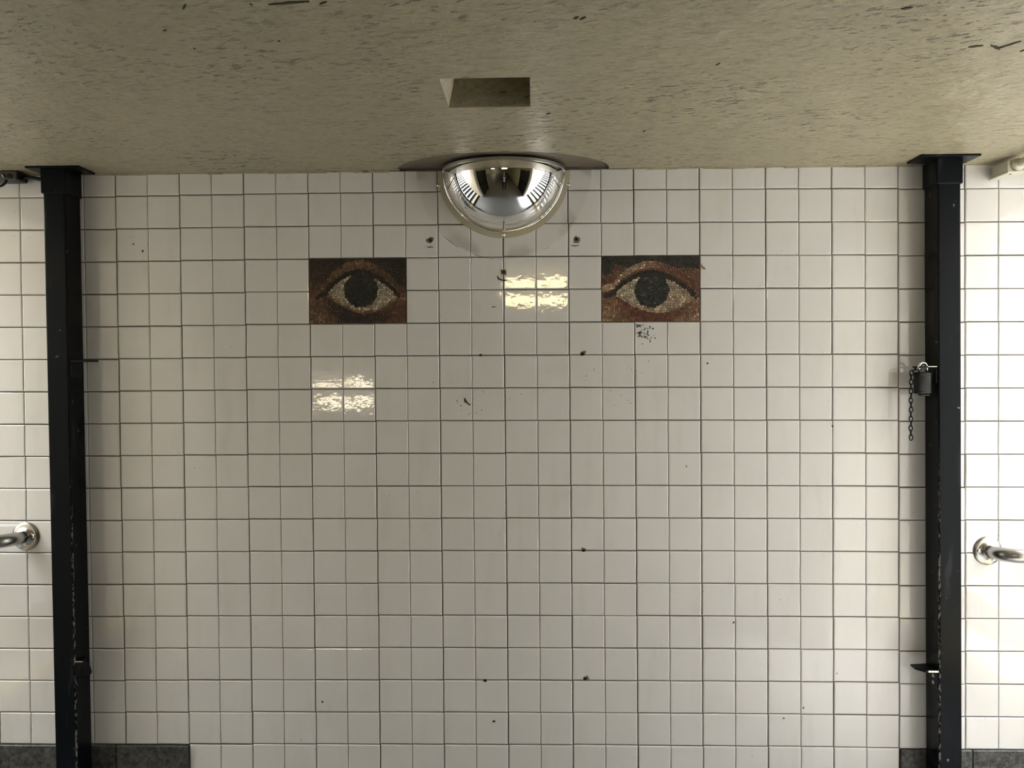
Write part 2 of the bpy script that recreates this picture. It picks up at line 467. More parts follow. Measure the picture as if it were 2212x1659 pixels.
# ---- ceiling with a cast pocket and a shallow half-round rebate round the mirror
def ceiling_piece():
    bm = nb(); box(bm, -2.15, 2.15, -4.2, 0.20, ZC, ZC + 0.30)
    me = bpy.data.meshes.new('ceiling'); bm.to_mesh(me); bm.free(); me.materials.append(M['ceiling'])
    o = bpy.data.objects.new('ceiling', me); C.objects.link(o)
    cut = nb()
    # pocket, narrowing upwards
    lo = [(-0.1176, -0.862), (0.0885, -0.866), (0.0885, -0.654), (-0.1172, -0.655)]
    hi = [(-0.070, -0.850), (0.085, -0.852), (0.083, -0.650), (-0.084, -0.650)]
    def lerp(a, b, k): return (a[0] + (b[0] - a[0]) * k, a[1] + (b[1] - a[1]) * k)
    a = [cut.verts.new((*lerp(p, q, -0.06), ZC - 0.01)) for p, q in zip(lo, hi)]
    b = [cut.verts.new((*q, ZC + 0.16)) for q in hi]
    cut.faces.new(list(reversed(a))); cut.faces.new(b)
    for i in range(4): cut.faces.new((a[i], a[(i + 1) % 4], b[(i + 1) % 4], b[i]))
    bmesh.ops.recalc_face_normals(cut, faces=cut.faces)
    pts = []
    n = 48
    for i in range(n + 1):
        th = math.pi * i / n
        w = 1 + 0.006 * math.sin(7 * th) + 0.004 * math.sin(19 * th + 1)
        pts.append((0.345 * math.cos(th) * w, -0.225 * math.sin(th) * w - 0.004))
    pts += [(-0.345, 0.03), (0.345, 0.03)]
    cut2 = nb()
    a = [cut2.verts.new((x, y, ZC - 0.02)) for x, y in pts]; b = [cut2.verts.new((x, y, ZC + 0.008)) for x, y in pts]
    cut2.faces.new(a); cut2.faces.new(list(reversed(b)))
    for i in range(len(pts)): cut2.faces.new((a[i], b[i], b[(i + 1) % len(pts)], a[(i + 1) % len(pts)]))
    bmesh.ops.recalc_face_normals(cut2, faces=cut2.faces)
    for k, cb in enumerate((cut, cut2)):
        cm = bpy.data.meshes.new('c'); cb.to_mesh(cm); cb.free()
        co = bpy.data.objects.new('c', cm); C.objects.link(co)
        md = o.modifiers.new('b', 'BOOLEAN'); md.operation = 'DIFFERENCE'; md.object = co; md.solver = 'EXACT'
        bpy.context.view_layer.update()
        dg = bpy.context.evaluated_depsgraph_get()
        nm = bpy.data.meshes.new_from_object(o.evaluated_get(dg))
        o.modifiers.clear(); old = o.data; o.data = nm; bpy.data.meshes.remove(old)
        bpy.data.objects.remove(co)
    o.data.materials.clear(); o.data.materials.append(M['ceiling']); o.data.materials.append(M['niche']); o.data.materials.append(M['raw_lit'])
    for p in o.data.polygons:
        c = p.center
        if ZC + 0.004 < c.z < ZC + 0.012 and abs(c.x) < 0.36 and c.y > -0.3: p.material_index = 1
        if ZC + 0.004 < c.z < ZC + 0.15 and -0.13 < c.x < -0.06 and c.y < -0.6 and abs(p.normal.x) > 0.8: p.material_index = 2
    return o
CE = ceiling_piece(); tag(CE, 'low cream-painted plaster ceiling, pitted and chipped', kind='structure')
o = mk('ceiling', box(nb(), -6.0, 2.15, -16.5, -4.2, ZC, ZC + 0.3), M['ceiling'])
tag(o, 'ceiling of the long passage behind', kind='structure')
o = mk('ceiling', box(nb(), -6.0, -2.15, -4.2, -3.1, ZC, ZC + 0.3), M['ceiling'])
tag(o, 'ceiling of the side arm of the passage', kind='structure')
# unseen sloping soffit at the left stair, its reach set to trim the daylight
b_ = nb()
pts = [(-2.15, ZC), (-2.15, 4.0), (-2.3, 4.0), (-2.3, ZC + .30)]
prism(b_, pts, FY, 0.0)
o = mk('ceiling', b_, M['ceiling']); tag(o, 'unseen sloping soffit above the left stair, shaped to trim its daylight', kind='structure')
# ragged paint lip where ceiling meets tile
b_ = nb(); rr = random.Random(3); x = -1.9
while x < 1.9:
    w = rr.uniform(.03, .12)
    if not (-0.36 < x + w / 2 < 0.36):
        h = rr.uniform(.002, .006)
        box(b_, x, x + w, -0.004 - rr.uniform(0, .004), 0.003, ZC - h, ZC + .001)
    x += w
o = mk('paint_lip', b_, M['ceiling'], CE); o['kind'] = 'stuff'

rgc = random.Random(17)
GOUGES = [(1.006, -1.0114, 0.0275, 0.012, -0.235), (1.0486, -1.006, 0.042, 0.012, 0.662), (1.0688, -1.0161, 0.05, 0.016, -0.934), (0.7807, -1.2008, 0.0194, 0.014, -0.266), (1.1162, -0.9837, 0.0068, 0.012, -0.785), (-0.3442, -1.262, 0.0773, 0.01, -0.136), (0.1744, -1.1797, 0.0127, 0.012, -0.662), (0.1876, -1.1772, 0.0165, 0.01, -0.807), (0.4959, -0.9312, 0.013, 0.008, -0.949), (-0.5374, -1.2528, 0.0276, 0.008, -0.945), (-0.2829, -1.2599, 0.0179, 0.006, -0.514), (-0.4136, -1.258, 0.0049, 0.006, 0.931), (-0.5975, -1.0604, 0.0053, 0.006, 1.225), (0.1357, -0.5977, 0.0138, 0.007, -0.548), (0.4049, -0.428, 0.0189, 0.008, -1.214), (-0.4141, -1.0918, 0.0046, 0.006, 0.043), (-0.6181, -1.1513, 0.0099, 0.004, -0.427)]
def gouge(x, y, L, w, ang):
    b2 = nb(); n = 7; L_, R2 = [], []
    for k in range(n):
        q = k / (n - 1) - .5; ww = w * (1 - (2 * q) ** 2) ** .8 * rgc.uniform(.5, 1.3) / 2 + .0004
        px_ = x + L * q * math.cos(ang); py_ = y + L * q * math.sin(ang) + rgc.uniform(-.15, .15) * w
        L_.append((px_, py_ + ww)); R2.append((px_, py_ - ww))
    poly = L_ + list(reversed(R2))
    a = [b2.verts.new((px_, py_, ZC - .0016)) for px_, py_ in poly]; c_ = [b2.verts.new((px_, py_, ZC + .001)) for px_, py_ in poly]
    b2.faces.new(a); b2.faces.new(list(reversed(c_)))
    for i in range(len(poly)): b2.faces.new((a[i], c_[i], c_[(i + 1) % len(poly)], a[(i + 1) % len(poly)]))
    bmesh.ops.recalc_face_normals(b2, faces=b2.faces)
    mk('gouge', b2, M['gouge'], CE)
for g_ in GOUGES: gouge(g_[0], g_[1], g_[2], g_[3] * .65, g_[4])

# ---- walls round the passage
def wall(name, dims, mat, label):
    o = mk(name, box(nb(), *dims), mat); tag(o, label, kind='structure'); return o
wall('wall_right', (1.62, 1.80, -16.3, FY - 0.18, -0.05, ZC), M['hall'], 'cream wall along the right of the passage')
wall('wall_left', (-1.80, -1.62, -3.35, FY - 0.18, -0.05, ZC), M['hall'], 'short cream wall at the left of the passage')
wall('wall_front', (-6.0, 1.80, -16.5, -16.3, -0.05, ZC), M['hall'], 'far end wall of the passage behind')
wall('wall_hall', (-6.0, -5.8, -16.3, -3.35, -0.05, ZC), M['hall'], 'far left wall of the wide passage behind')
wall('wall_return', (-6.0, -1.80, -3.35, -3.17, -0.05, ZC), M['hall'], 'return wall where the passage widens')
wall('wall_stair_right', (1.62, 7.0, FY - 0.18, FY, -0.05, 4.0), M['tile_grid'], 'white tiled flank wall of the right stair')
wall('wall_stair_left', (-7.0, -1.62, FY - 0.18, FY, -0.05, 4.0), M['flank'], 'flank wall of the left stair, coloured cream to warm its bounce light')
wall('wall_top_right', (6.8, 7.0, FY, 0.0, 2.3, 4.0), M['hall'], 'parapet at the top of the right stair')
wall('wall_top_left', (-7.0, -6.8, FY, 0.0, 2.3, 5.4), M['hall'], 'unseen parapet at the top of the left stair, raised to block low sky')  # unseen; made taller to keep low sky light out

# ================================================================== STAIRS up to daylight
def stair(sgn, label):
    root = empty('staircase', (sgn * 2.0, (FY) / 2, 0), label, 'staircase')
    for i in range(14):
        xa = 2.0 + 0.29 * i; z1 = 0.17 * (i + 1)
        x0, x1 = sorted((sgn * xa, sgn * (xa + 0.29 + (0.8 if i == 13 else 0))))
        st = mk('step', box(nb(), x0, x1, FY + .003, -0.0005, max(-0.05, z1 - 0.34), z1 - 0.035), M['riser'], root)
        e0, e1 = sorted((sgn * (xa - 0.02), sgn * (xa + 0.29 + (0.8 if i == 13 else 0))))
        mk('tread', box(nb(), e0, e1, FY + .003, -0.0005, z1 - 0.035, z1, .004, 1), M['tread'], st)
        if i == 0:
            n0, n1 = sorted((sgn * (xa - 0.022), sgn * (xa + 0.05)))
            mk('nosing', box(nb(), n0, n1, FY + .003, -0.0005, z1, z1 + 0.003), M['yellow'], st)
    return root
stair(1, 'stone staircase rising to bright daylight at right, seen in the domed mirror')
stair(-1, 'stone staircase rising to daylight at left, seen in the domed mirror')

# ================================================================== POSTS
def post(sgn, xi, xo, mat, label, plate):
    """xi inner face, xo outer face"""
    x0, x1 = sorted((xi, xo))
    root = empty('gate_post', ((x0 + x1) / 2, -0.058, 0), label, 'post')
    yf, yb = -0.105, -0.0125
    def lean(bm):
        for v in bm.verts: v.co.x += LEAN * (v.co.z - Z0) * 1.2
        return bm
    mk('shaft', lean(box(nb(), x0, x1, yf, yb, 0.0, ZC - 0.004, 0.005, 2)), mat, root)
    mk('collar', lean(box(nb(), x0 - .005, x1 + .005, yf - .005, yb + .001, ZC - 0.085, ZC - 0.004, 0.003, 1)), mat, root)
    px0, px1, py0, py1 = plate
    pl = mk('cap_plate', box(nb(), px0, px1, py0, py1, ZC - 0.0065, ZC - 0.0005, 0.001, 1), mat, root)
    return root
PL = post(-1, -1.406, -1.478, M['post_l'], 'black steel gate post with chipped edge at left', (-1.530, -1.356, -0.122, -0.020))
PR = post(1, 1.374, 1.446, M['post_r'], 'black steel gate post with padlock hung on it at right', (1.302, 1.486, -0.140, -0.040))

# brackets welded on the posts (parts of the posts)
def child_box(name, par, dims, mat, bev=.001):
    return mk(name, box(nb(), *dims, bev, 1), mat, par)
# left post, upper angle: horizontal leaf seen edge-on + leaf down the post
br = child_box('bracket', PL, (-1.408, -1.338, -0.098, -0.050, 1.4755, 1.4815), M['black'])
child_box('bracket_leaf', br, (-1.4075, -1.4025, -0.098, -0.050, 1.428, 1.476), M['black'])
# left post, lower hasp: top leaf and bent-down front plate with a bolt
b_ = nb()
a = [(-1.403, -0.098), (-1.374, -0.098), (-1.386, -0.066), (-1.403, -0.056)]
vv = [b_.verts.new((x, y, 0.497)) for x, y in a]; ww = [b_.verts.new((x, y, 0.502)) for x, y in a]
b_.faces.new(list(reversed(vv))); b_.faces.new(ww)
for i in range(4): b_.faces.new((vv[i], vv[(i + 1) % 4], ww[(i + 1) % 4], ww[i]))
hasp = mk('hasp', b_, M['black'], PL)
poly = [(-1.404, 0.4985), (-1.367, 0.4985), (-1.357, 0.490), (-1.350, 0.466)] + [(-1.352, 0.459), (-1.357, 0.455), (-1.404, 0.455)]
pf = mk('hasp_plate', prism(nb(), poly, -0.103, -0.098), M['black'], hasp)
mk('hasp_highlight', box(nb(), -1.403, -1.378, -0.1036, -0.0985, 0.4986, 0.5010), M['bare'], hasp)  # pale strip standing in for the highlight on the hasp's top edge
mk('bolt', lathe(nb(), (-1.3845, -0.103, 0.478), (0, -1, 0), [(0, .006), (.002, .006), (.003, .003)], 10), M['black'], hasp)
mk('bolt', lathe(nb(), (-1.390, -0.085, 0.502), (0, 0, 1), [(0, .005), (.003, .005), (.004, .003)], 10), M['black'], hasp)
# right post, lower angle bracket
b_ = nb()
a = [(1.3865, -0.100), (1.340, -0.100), (1.318, -0.072), (1.318, -0.040), (1.3865, -0.032)]
vv = [b_.verts.new((x, y, 0.4700)) for x, y in a]; ww = [b_.verts.new((x, y, 0.4760)) for x, y in a]
b_.faces.new(vv); b_.faces.new(list(reversed(ww)))
for i in range(5): b_.faces.new((vv[i], ww[i], ww[(i + 1) % 5], vv[(i + 1) % 5]))
bmesh.ops.recalc_face_normals(b_, faces=b_.faces)
br = mk('bracket', b_, M['black'], PR)
child_box('bracket_edge', br, (1.347, 1.3865, -0.1012, -0.0995, 0.4702, 0.4762), M['bare'], .0004)
child_box('bracket_leaf', br, (1.3765, 1.3795, -0.098, -0.035, 0.415, 0.470), M['black'])
for z in (0.452, 0.430):
    mk('bolt', lathe(nb(), (1.3765, -0.075, z), (-1, 0, 0), [(0, .006), (.003, .006), (.004, .003)], 10), M['bare'], br)
# right post, upper staple plate that carries the padlock
br = child_box('bracket', PR, (1.322, 1.3745, -0.098, -0.040, 1.4405, 1.4465), M['black'])
child_box('bracket_edge', br, (1.344, 1.3740, -0.0992, -0.0975, 1.4435, 1.4462), M['bare'], .0004)
child_box('bracket_leaf', br, (1.3690, 1.3735, -0.098, -0.040, 1.392, 1.4405), M['black'])

# ================================================================== PADLOCK and CHAIN
LX, LY = 1.3375, -0.078
pad = empty('padlock', (LX, LY, 1.358), 'black jacketed padlock hanging from the right post bracket', 'padlock')
b_ = nb()
prof = []
hw, hd = 0.0285, 0.015
for k in range(24):
    a = 2 * math.pi * k / 24
    ex = 0.55
    prof.append((hw * math.copysign(abs(math.cos(a)) ** ex, math.cos(a)), hd * math.copysign(abs(math.sin(a)) ** 0.85, math.sin(a))))
rings_ = []
for z, s in ((1.358, .86), (1.3605, 1.0), (1.3660, 1.0), (1.3665, .985), (1.3690, .985), (1.3695, 1.0), (1.414, 1.0), (1.4145, .985), (1.4165, .985), (1.417, 1.0), (1.4245, 1.0), (1.427, .88)):
    rings_.append([b_.verts.new((LX + x * s, LY + y * s, z)) for x, y in prof])
skin_rings(b_, rings_)
bmesh.ops.recalc_face_normals(b_, faces=b_.faces)
body = mk('lock_body', b_, M['lockblack'], pad, True)
mk('keyway_cover', box(nb(), LX - .012, LX + .020, LY - .010, LY + .010, 1.351, 1.358, .003, 2), M['lockblack'], body)
path = [(LX - .0125, LY, 1.4225)]
path += [(LX - .0125, LY, 1.440)] + [(LX + .0125 * -math.cos(math.pi * k / 12), LY, 1.4445 + .0125 * math.sin(math.pi * k / 12)) for k in range(13)] + [(LX + .0125, LY, 1.4225)]
mk('shackle', tube(nb(), path, 0.0042, 12), M['chrome'], pad, True)
ch = empty('chain', (1.300, -0.078, 1.22), 'short dark steel chain dangling beside the padlock', 'chain')
def link(bm, c, d, flat, L=0.0095, W=0.0052, r=0.0017):
    c = Vector(c); d = Vector(d).normalized(); f = Vector(flat); f = (f - d * f.dot(d)).normalized()
    n = 14; pts = []
    for k in range(n):
        a = 2 * math.pi * k / n
        pts.append(c + d * (L * math.cos(a) * (1.0)) + f * (W * math.sin(a)))
    rings_ = []
    for i in range(n):
        t_ = (pts[(i + 1) % n] - pts[i - 1]).normalized()
        nrm = d.cross(f).normalized()
        rings_.append(ring(bm, pts[i], t_, r, 6, nrm))
    for i in range(n):
        a, b2 = rings_[i], rings_[(i + 1) % n]
        for j in range(6): bm.faces.new((a[j], a[(j + 1) % 6], b2[(j + 1) % 6], b2[j]))
    return bm
cpath = [(1.3225, 1.4345), (1.3105, 1.4345), (1.3015, 1.4245)] + [(1.3 + 0.0006 * math.sin(i * 2.1), 1.411 - 0.0148 * i) for i in range(14)]
for i, (x, z) in enumerate(cpath):
    if i + 1 < len(cpath): d = (cpath[i + 1][0] - x, 0, cpath[i + 1][1] - z)
    else: d = (0, 0, -1)
    mk('link', link(nb(), (x, -0.078, z), d, (0.25, 1, 0) if i % 2 else (1, -.25, 0.01)), M['black'], ch, True)

# ================================================================== HALF-DOME MIRROR
RD, DD, ZD = 0.198, 0.165, ZC - 0.006
dome = empty('dome_mirror', (0, -0.001, ZD - 0.2), 'chrome half-dome safety mirror mounted where wall meets ceiling', 'mirror')
b_ = nb()
nu, nv = 48, 24
grid = []
for i in range(nv + 1):
    ph = (math.pi / 2) * i / nv          # 0 = rim on the wall, pi/2 = pole towards the room
    rr_ = math.cos(ph) ** 0.96 * RD; yy = -0.010 - DD * math.sin(ph)
    grid.append([b_.verts.new((rr_ * math.cos(math.pi + math.pi * j / nu), yy, ZD + rr_ * math.sin(math.pi + math.pi * j / nu))) for j in range(nu + 1)])
for i in range(nv):
    for j in range(nu):
        try: b_.faces.new((grid[i][j], grid[i + 1][j], grid[i + 1][j + 1], grid[i][j + 1]))
        except ValueError: pass
bmesh.ops.remove_doubles(b_, verts=b_.verts, dist=1e-5)
bmesh.ops.recalc_face_normals(b_, faces=b_.faces)
shell = mk('mirror_shell', b_, M['mirror'], dome, True)
if shell.data.polygons[len(shell.data.polygons) // 2].normal.y > 0:
    shell.data.flip_normals()
# flat lip against the wall with a rolled step
b_ = nb()
sec = [(RD + .0215, -0.0010), (RD + .0215, -0.0026), (RD + .0200, -0.0032), (RD + .0035, -0.0034), (RD - .003, -0.0034), (RD - .003, -0.001)]
rows = [[b_.verts.new((r_ * math.cos(math.pi + math.pi * j / 64), y, ZD + r_ * math.sin(math.pi + math.pi * j / 64))) for r_, y in sec] for j in range(65)]
for a, b2 in zip(rows, rows[1:]):
    for k in range(len(sec)):
        b_.faces.new((a[k], a[(k + 1) % len(sec)], b2[(k + 1) % len(sec)], b2[k]))
b_.faces.new(rows[0]); b_.faces.new(list(reversed(rows[-1])))
bmesh.ops.recalc_face_normals(b_, faces=b_.faces)
lip = mk('lip', b_, M['brass'], dome)
b_ = nb()
pts_ = [(1.004 * RD * math.cos(math.pi + math.pi * j / 72), -0.0062, ZD + 1.004 * RD * math.sin(math.pi + math.pi * j / 72)) for j in range(73)]
mk('bead', tube(b_, pts_, 0.0036, 10), M['chrome'], dome, True)
for x, z in ((-0.2155, 2.054), (0.2135, 2.052), (-0.001, ZD - RD - .0125)):
    sc_ = mk('screw', lathe(nb(), (x, -0.0026, z), (0, -1, 0), [(0, .0062), (.001, .0062), (.0026, .0045), (.0032, .002)], 12), M['chrome'], lip, True)
# upper edge band under the ceiling following the dome's outline
b_ = nb()
sec = [(1.022, ZD + .0045), (1.022, ZD - .0050), (1.000, ZD - .0050), (1.000, ZD + .0045)]
rows = []
for j in range(49):
    th = math.pi * j / 48
    rows.append([b_.verts.new((-k * RD * math.cos(th), -0.004 - k * (DD + .006) * math.sin(th), z)) for k, z in sec])
for a, b2 in zip(rows, rows[1:]):
    for k in range(4): b_.faces.new((a[k], a[(k + 1) % 4], b2[(k + 1) % 4], b2[k]))
b_.faces.new(rows[0]); b_.faces.new(list(reversed(rows[-1])))
bmesh.ops.recalc_face_normals(b_, faces=b_.faces)
mk('top_rim', b_, M['rim'], dome)

# ================================================================== EYE MOSAICS (generic eyes of stone chips)
def voronoi(seeds, w, h, reach):
    cellmap = {}
    for i, (x, y) in enumerate(seeds):
        cellmap.setdefault((int(x // reach), int(y // reach)), []).append(i)
    out = []
    for i, (x, y) in enumerate(seeds):
        poly = [(max(0, x - reach), max(0, y - reach)), (min(w, x + reach), max(0, y - reach)), (min(w, x + reach), min(h, y + reach)), (max(0, x - reach), min(h, y + reach))]
        gx, gy = int(x // reach), int(y // reach)
        for a in range(gx - 2, gx + 3):
            for b2 in range(gy - 2, gy + 3):
                for j in cellmap.get((a, b2), ()):
                    if j == i: continue
                    qx, qy = seeds[j]
                    nx, ny = qx - x, qy - y; c = (qx * qx + qy * qy - x * x - y * y) / 2
                    res = []
                    for k in range(len(poly)):
                        p, q = poly[k], poly[(k + 1) % len(poly)]
                        dp, dq = p[0] * nx + p[1] * ny - c, q[0] * nx + q[1] * ny - c
                        if dp <= 0: res.append(p)
                        if (dp < 0 < dq) or (dq < 0 < dp):
                            s = dp / (dp - dq); res.append((p[0] + s * (q[0] - p[0]), p[1] + s * (q[1] - p[1])))
                    poly = res
                    if len(poly) < 3: break
                if len(poly) < 3: break
            if len(poly) < 3: break
        out.append(poly)
    return out

t = NT('stone_chips')
at = t.n('ShaderNodeAttribute'); at.attribute_name = 'chip'
f_ = t.noise(t.pos(), 160, 3)
t.base(t.mix(t.math('MULTIPLY', f_, 0.35), at.outputs['Color'], (0.03, 0.025, 0.02))); t.rough(0.42); t.bump(f_, 0.2, 0.001)
M['chips'] = t.m
M['mosaic_bed'] = simple('mosaic_bed', (0.045, 0.035, 0.026), 0.9, var=0.3)

def mosaic(col0, label, seed, pal, geo):
    rg = random.Random(seed)
    x0, x1 = wx(col0, 4) + 0.0012, wx(col0 + 3, 4) - 0.0012
    z0 = wz(col0 + 1.5, 3) + 0.0012; z1 = wz(col0 + 1.5, 5) - 0.0012
    w, h = x1 - x0, z1 - z0
    root = empty('eye_mosaic', (x0 + w / 2, 0, z0), label, 'mosaic')
    mk('mortar_bed', box(nb(), x0, x1, 0.0012, 0.0049, z0, z1), M['mosaic_bed'], root)
    s = 0.0079
    ix, iy, ir, xl, xr, yc, up, dn, yl = [g * w for g in geo]
    # almond from two smooth arcs
    def upc(x):
        k = (x - xl) / (xr - xl)
        if k <= 0: return yl + up * 1.3 * k
        if k >= 1: return yc + up * 1.3 * (1 - k)
        return yl * (1 - k) + yc * k + up * math.sin(math.pi * k ** 0.92) ** 0.85
    def loc(x):
        k = (x - xl) / (xr - xl)
        if k <= 0 or k >= 1: return upc(x)
        return yl * (1 - k) + yc * k - dn * math.sin(math.pi * k ** 1.1) ** 0.9
    seeds = []; buckets = {}
    def add(x, y, mind=0.62):
        if not (0.0015 < x < w - .0015 and 0.0015 < y < h - .0015): return
        k = (int(x / s), int(y / s))
        for a in (-1, 0, 1):
            for b2 in (-1, 0, 1):
                for (qx, qy) in buckets.get((k[0] + a, k[1] + b2), ()):
                    if (qx - x) ** 2 + (qy - y) ** 2 < (mind * s) ** 2: return
        buckets.setdefault(k, []).append((x, y)); seeds.append((x, y))
    j = lambda q=0.20: rg.uniform(-q, q) * s
    # iris rings, clipped by the lid
    r_ = s * 0.5; ring_no = 0
    while r_ < ir:
        n = max(3, int(2 * math.pi * r_ / s)); ph = rg.random()
        for k in range(n):
            a = 2 * math.pi * (k + ph) / n
            X, Y = ix + r_ * math.cos(a), iy + r_ * math.sin(a)
            if Y < upc(X) - .3 * s: add(X + j(), Y + j())
        r_ += s
    # rows over the lid and under it
    for k in range(-1, 22):
        x = -rg.random() * s
        while x < w + s:
            y = upc(x) + (k + .5) * s * 0.98
            add(x + j(), y + j()); x += s * rg.uniform(.9, 1.15)
    for k in range(0, 22):
        x = -rg.random() * s
        while x < w + s:
            add(x + j(), loc(x) - (k + .5) * s * 0.98 + j()); x += s * rg.uniform(.9, 1.15)
    # eye white
    y = 0
    while y < h:
        x = -rg.random() * s
        while x < w:
            if loc(x) < y < upc(x) - .5 * s: add(x + j(.2), y + j(.2), .72)
            x += s
        y += s
    for _ in range(1500):
        add(rg.uniform(0, w), rg.uniform(0, h), 0.85)
    polys = voronoi(seeds, w, h, 0.03)
    groups = {k: [] for k in ('iris', 'eye_white', 'lid_line', 'lid_fold', 'upper_lid', 'lower_lid')}
    for (sx, sy), poly in zip(seeds, polys):
        if len(poly) < 3: continue
        u, l = upc(sx), loc(sx)
        rr_ = math.hypot(sx - ix, sy - iy)
        inside = xl < sx < xr and l <= sy <= u
        if inside and rr_ < ir: key = 'iris'
        elif abs(sy - u) / math.sqrt(1 + ((upc(sx + .002) - upc(sx - .002)) / .004) ** 2) < (0.95 if sy > u else 0.75) * s and xl - 0.10 * w < sx < xr + .01 * w: key = 'lid_line'
        elif inside: key = 'eye_white'
        elif sy > u:
            key = 'lid_fold' if 2.0 * s < sy - u < 4.6 * s else 'upper_lid'
        else: key = 'lower_lid'
        c0 = pal[key](sx / w, sy / h, rr_ / ir, (sy - u) / s, (l - sy) / s, rg)
        v = rg.uniform(.5, 1.3) if rg.random() < .9 else rg.uniform(1.4, 1.9)
        col = tuple(max(0.0, min(1.0, q * v * rg.uniform(.93, 1.07))) for q in c0)
        groups[key].append((sx, sy, poly, col))
    names = {'iris': 'iris', 'eye_white': 'eye_white', 'lid_line': 'lid_line', 'lid_fold': 'lid_fold', 'upper_lid': 'upper_lid', 'lower_lid': 'lower_lid'}
    for key, cells in groups.items():
        vs, fs, cs = [], [], []
        for sx, sy, poly, col in cells:
            cxm = sum(p[0] for p in poly) / len(poly); cym = sum(p[1] for p in poly) / len(poly)
            n = len(poly); b0 = len(vs)
            yv = -0.0002 + rg.uniform(-.0004, .0003); ta, tb = rg.gauss(0, .04), rg.gauss(0, .04)
            for lev, sh in ((0, 0.85), (1, 0.93)):
                for px_, py_ in poly:
                    X = cxm + (px_ - cxm) * sh; Y = cym + (py_ - cym) * sh
                    yy = yv + ta * (X - cxm) + tb * (Y - cym) if lev == 0 else 0.0013
                    vs.append((x0 + X, yy, z0 + Y))
            fs.append(tuple(range(b0, b0 + n))); cs += [col] * n
            for i in range(n):
                k2 = (i + 1) % n
                fs.append((b0 + k2, b0 + i, b0 + n + i, b0 + n + k2)); cs += [col] * 4
        me = bpy.data.meshes.new(key); me.from_pydata(vs, [], fs); me.update(); me.materials.append(M['chips'])
        ca = me.color_attributes.new('chip', 'FLOAT_COLOR', 'CORNER')
        for i, c in enumerate(cs): ca.data[i].color = (*c, 1)
        o = mk(names[key], None, None, root, mesh=me); o['kind'] = 'stuff'
        o['label'] = {'iris': 'dark round iris of stone chips', 'eye_white': 'cream stone chips of the eye white', 'lid_line': 'black line of chips along the upper lid',
                      'lid_fold': 'tan band of chips above the eye', 'upper_lid': 'dark brown chips over the eye', 'lower_lid': 'red brown chips under the eye'}[key]
    return root

def lerp3(a, b, k): k = max(0, min(1, k)); return tuple(p + (q - p) * k for p, q in zip(a, b))
palL = {
    'iris': lambda x, y, r, u, l, g: (0.020, 0.024, 0.022) if g.random() < .93 else (0.07, 0.075, 0.06),
    'eye_white': lambda x, y, r, u, l, g: (0.42, 0.36, 0.26),
    'lid_line': lambda x, y, r, u, l, g: (0.012, 0.012, 0.012),
    'lid_fold': lambda x, y, r, u, l, g: lerp3((0.22, 0.13, 0.07), (0.10, 0.055, 0.035), abs(x - .45) * 2.2),
    'upper_lid': lambda x, y, r, u, l, g: lerp3((0.075, 0.045, 0.028), (0.022, 0.018, 0.015), (x * .5 + y - .55) * 2.0) if u > 2 else (0.15, 0.08, 0.05),
    'lower_lid': lambda x, y, r, u, l, g: (0.24, 0.13, 0.07) if l < 1.3 else lerp3((0.032, 0.022, 0.022), lerp3((0.19, 0.11, 0.065), (0.15, 0.075, 0.045), x), abs(x - .5) * 3.0 - .5 + (0.25 if l > 7 else 0)),
}
palR = {
    'iris': lambda x, y, r, u, l, g: ((0.030, 0.037, 0.037) if g.random() < .88 else (0.10, 0.11, 0.10)) if r < .8 else (0.022, 0.028, 0.027),
    'eye_white': lambda x, y, r, u, l, g: lerp3((0.52, 0.46, 0.33), (0.43, 0.32, 0.22), x),
    'lid_line': lambda x, y, r, u, l, g: (0.022, 0.022, 0.021),
    'lid_fold': lambda x, y, r, u, l, g: lerp3((0.50, 0.36, 0.24), (0.19, 0.075, 0.05), (x - .32) * 2.6),
    'upper_lid': lambda x, y, r, u, l, g: (0.035, 0.036, 0.034) if y > .86 - .05 * x or (y > .72 and x < .12) else lerp3((0.16, 0.075, 0.05), (0.17, 0.085, 0.055), x),
    'lower_lid': lambda x, y, r, u, l, g: (0.40, 0.29, 0.19) if l < 1.2 else lerp3((0.15, 0.055, 0.035), (0.36, 0.23, 0.14), (abs(x - .5) * 2.2 - .45) + (l - 3) * .05),
}
mosaic(-6, 'dark brown stone mosaic of an eye, set left of the mirror', 3, palL, (0.535, 0.342, 0.180, 0.17, 0.92, 0.285, 0.235, 0.175, 0.31))
mosaic(3, 'lighter russet stone mosaic of an eye, set right of the mirror', 8, palR, (0.51, 0.315, 0.175, 0.13, 0.95, 0.255, 0.225, 0.165, 0.29))

# ================================================================== HANDRAILS
def rail(sgn, x, z, label):
    root = empty('handrail', (x, 0, z), label, 'handrail')
    fl = mk('wall_flange', lathe(nb(), (x, 0.001, z), (0, -1, 0), [(0, .0475), (.003, .0475), (.0065, .044), (.0085, .036), (.010, .0225), (.016, .0205)], 32), M['steel'], root, True)
    mk('screw', lathe(nb(), (x - sgn * .030, -0.0065, z + .001), (0, -1, 0), [(0, .0072), (.002, .0070), (.0038, .0045), (.0042, .001)], 14), M['chrome'], fl, True)
    out, rb = (0.085, 0.07) if sgn > 0 else (0.115, 0.09)
    X = x + sgn * 0.006
    pts = [(X, -0.005, z), (X, -(out - rb), z)]
    for k in range(1, 13):
        a = math.pi / 2 * k / 12
        pts.append((X + sgn * rb * (1 - math.cos(a)), -(out - rb) - rb * math.sin(a), z))
    xe = pts[-1][0]
    pts += [(xe + sgn * .10, -out, z), (xe + sgn * .16, -out, z + .012), (xe + sgn * .30, -out, z + .09), (xe + sgn * 2.6, -out, z + 1.44)]
    mk('rail_tube', tube(nb(), pts, 0.0220, 20), M['steel'], root, True)
    return root
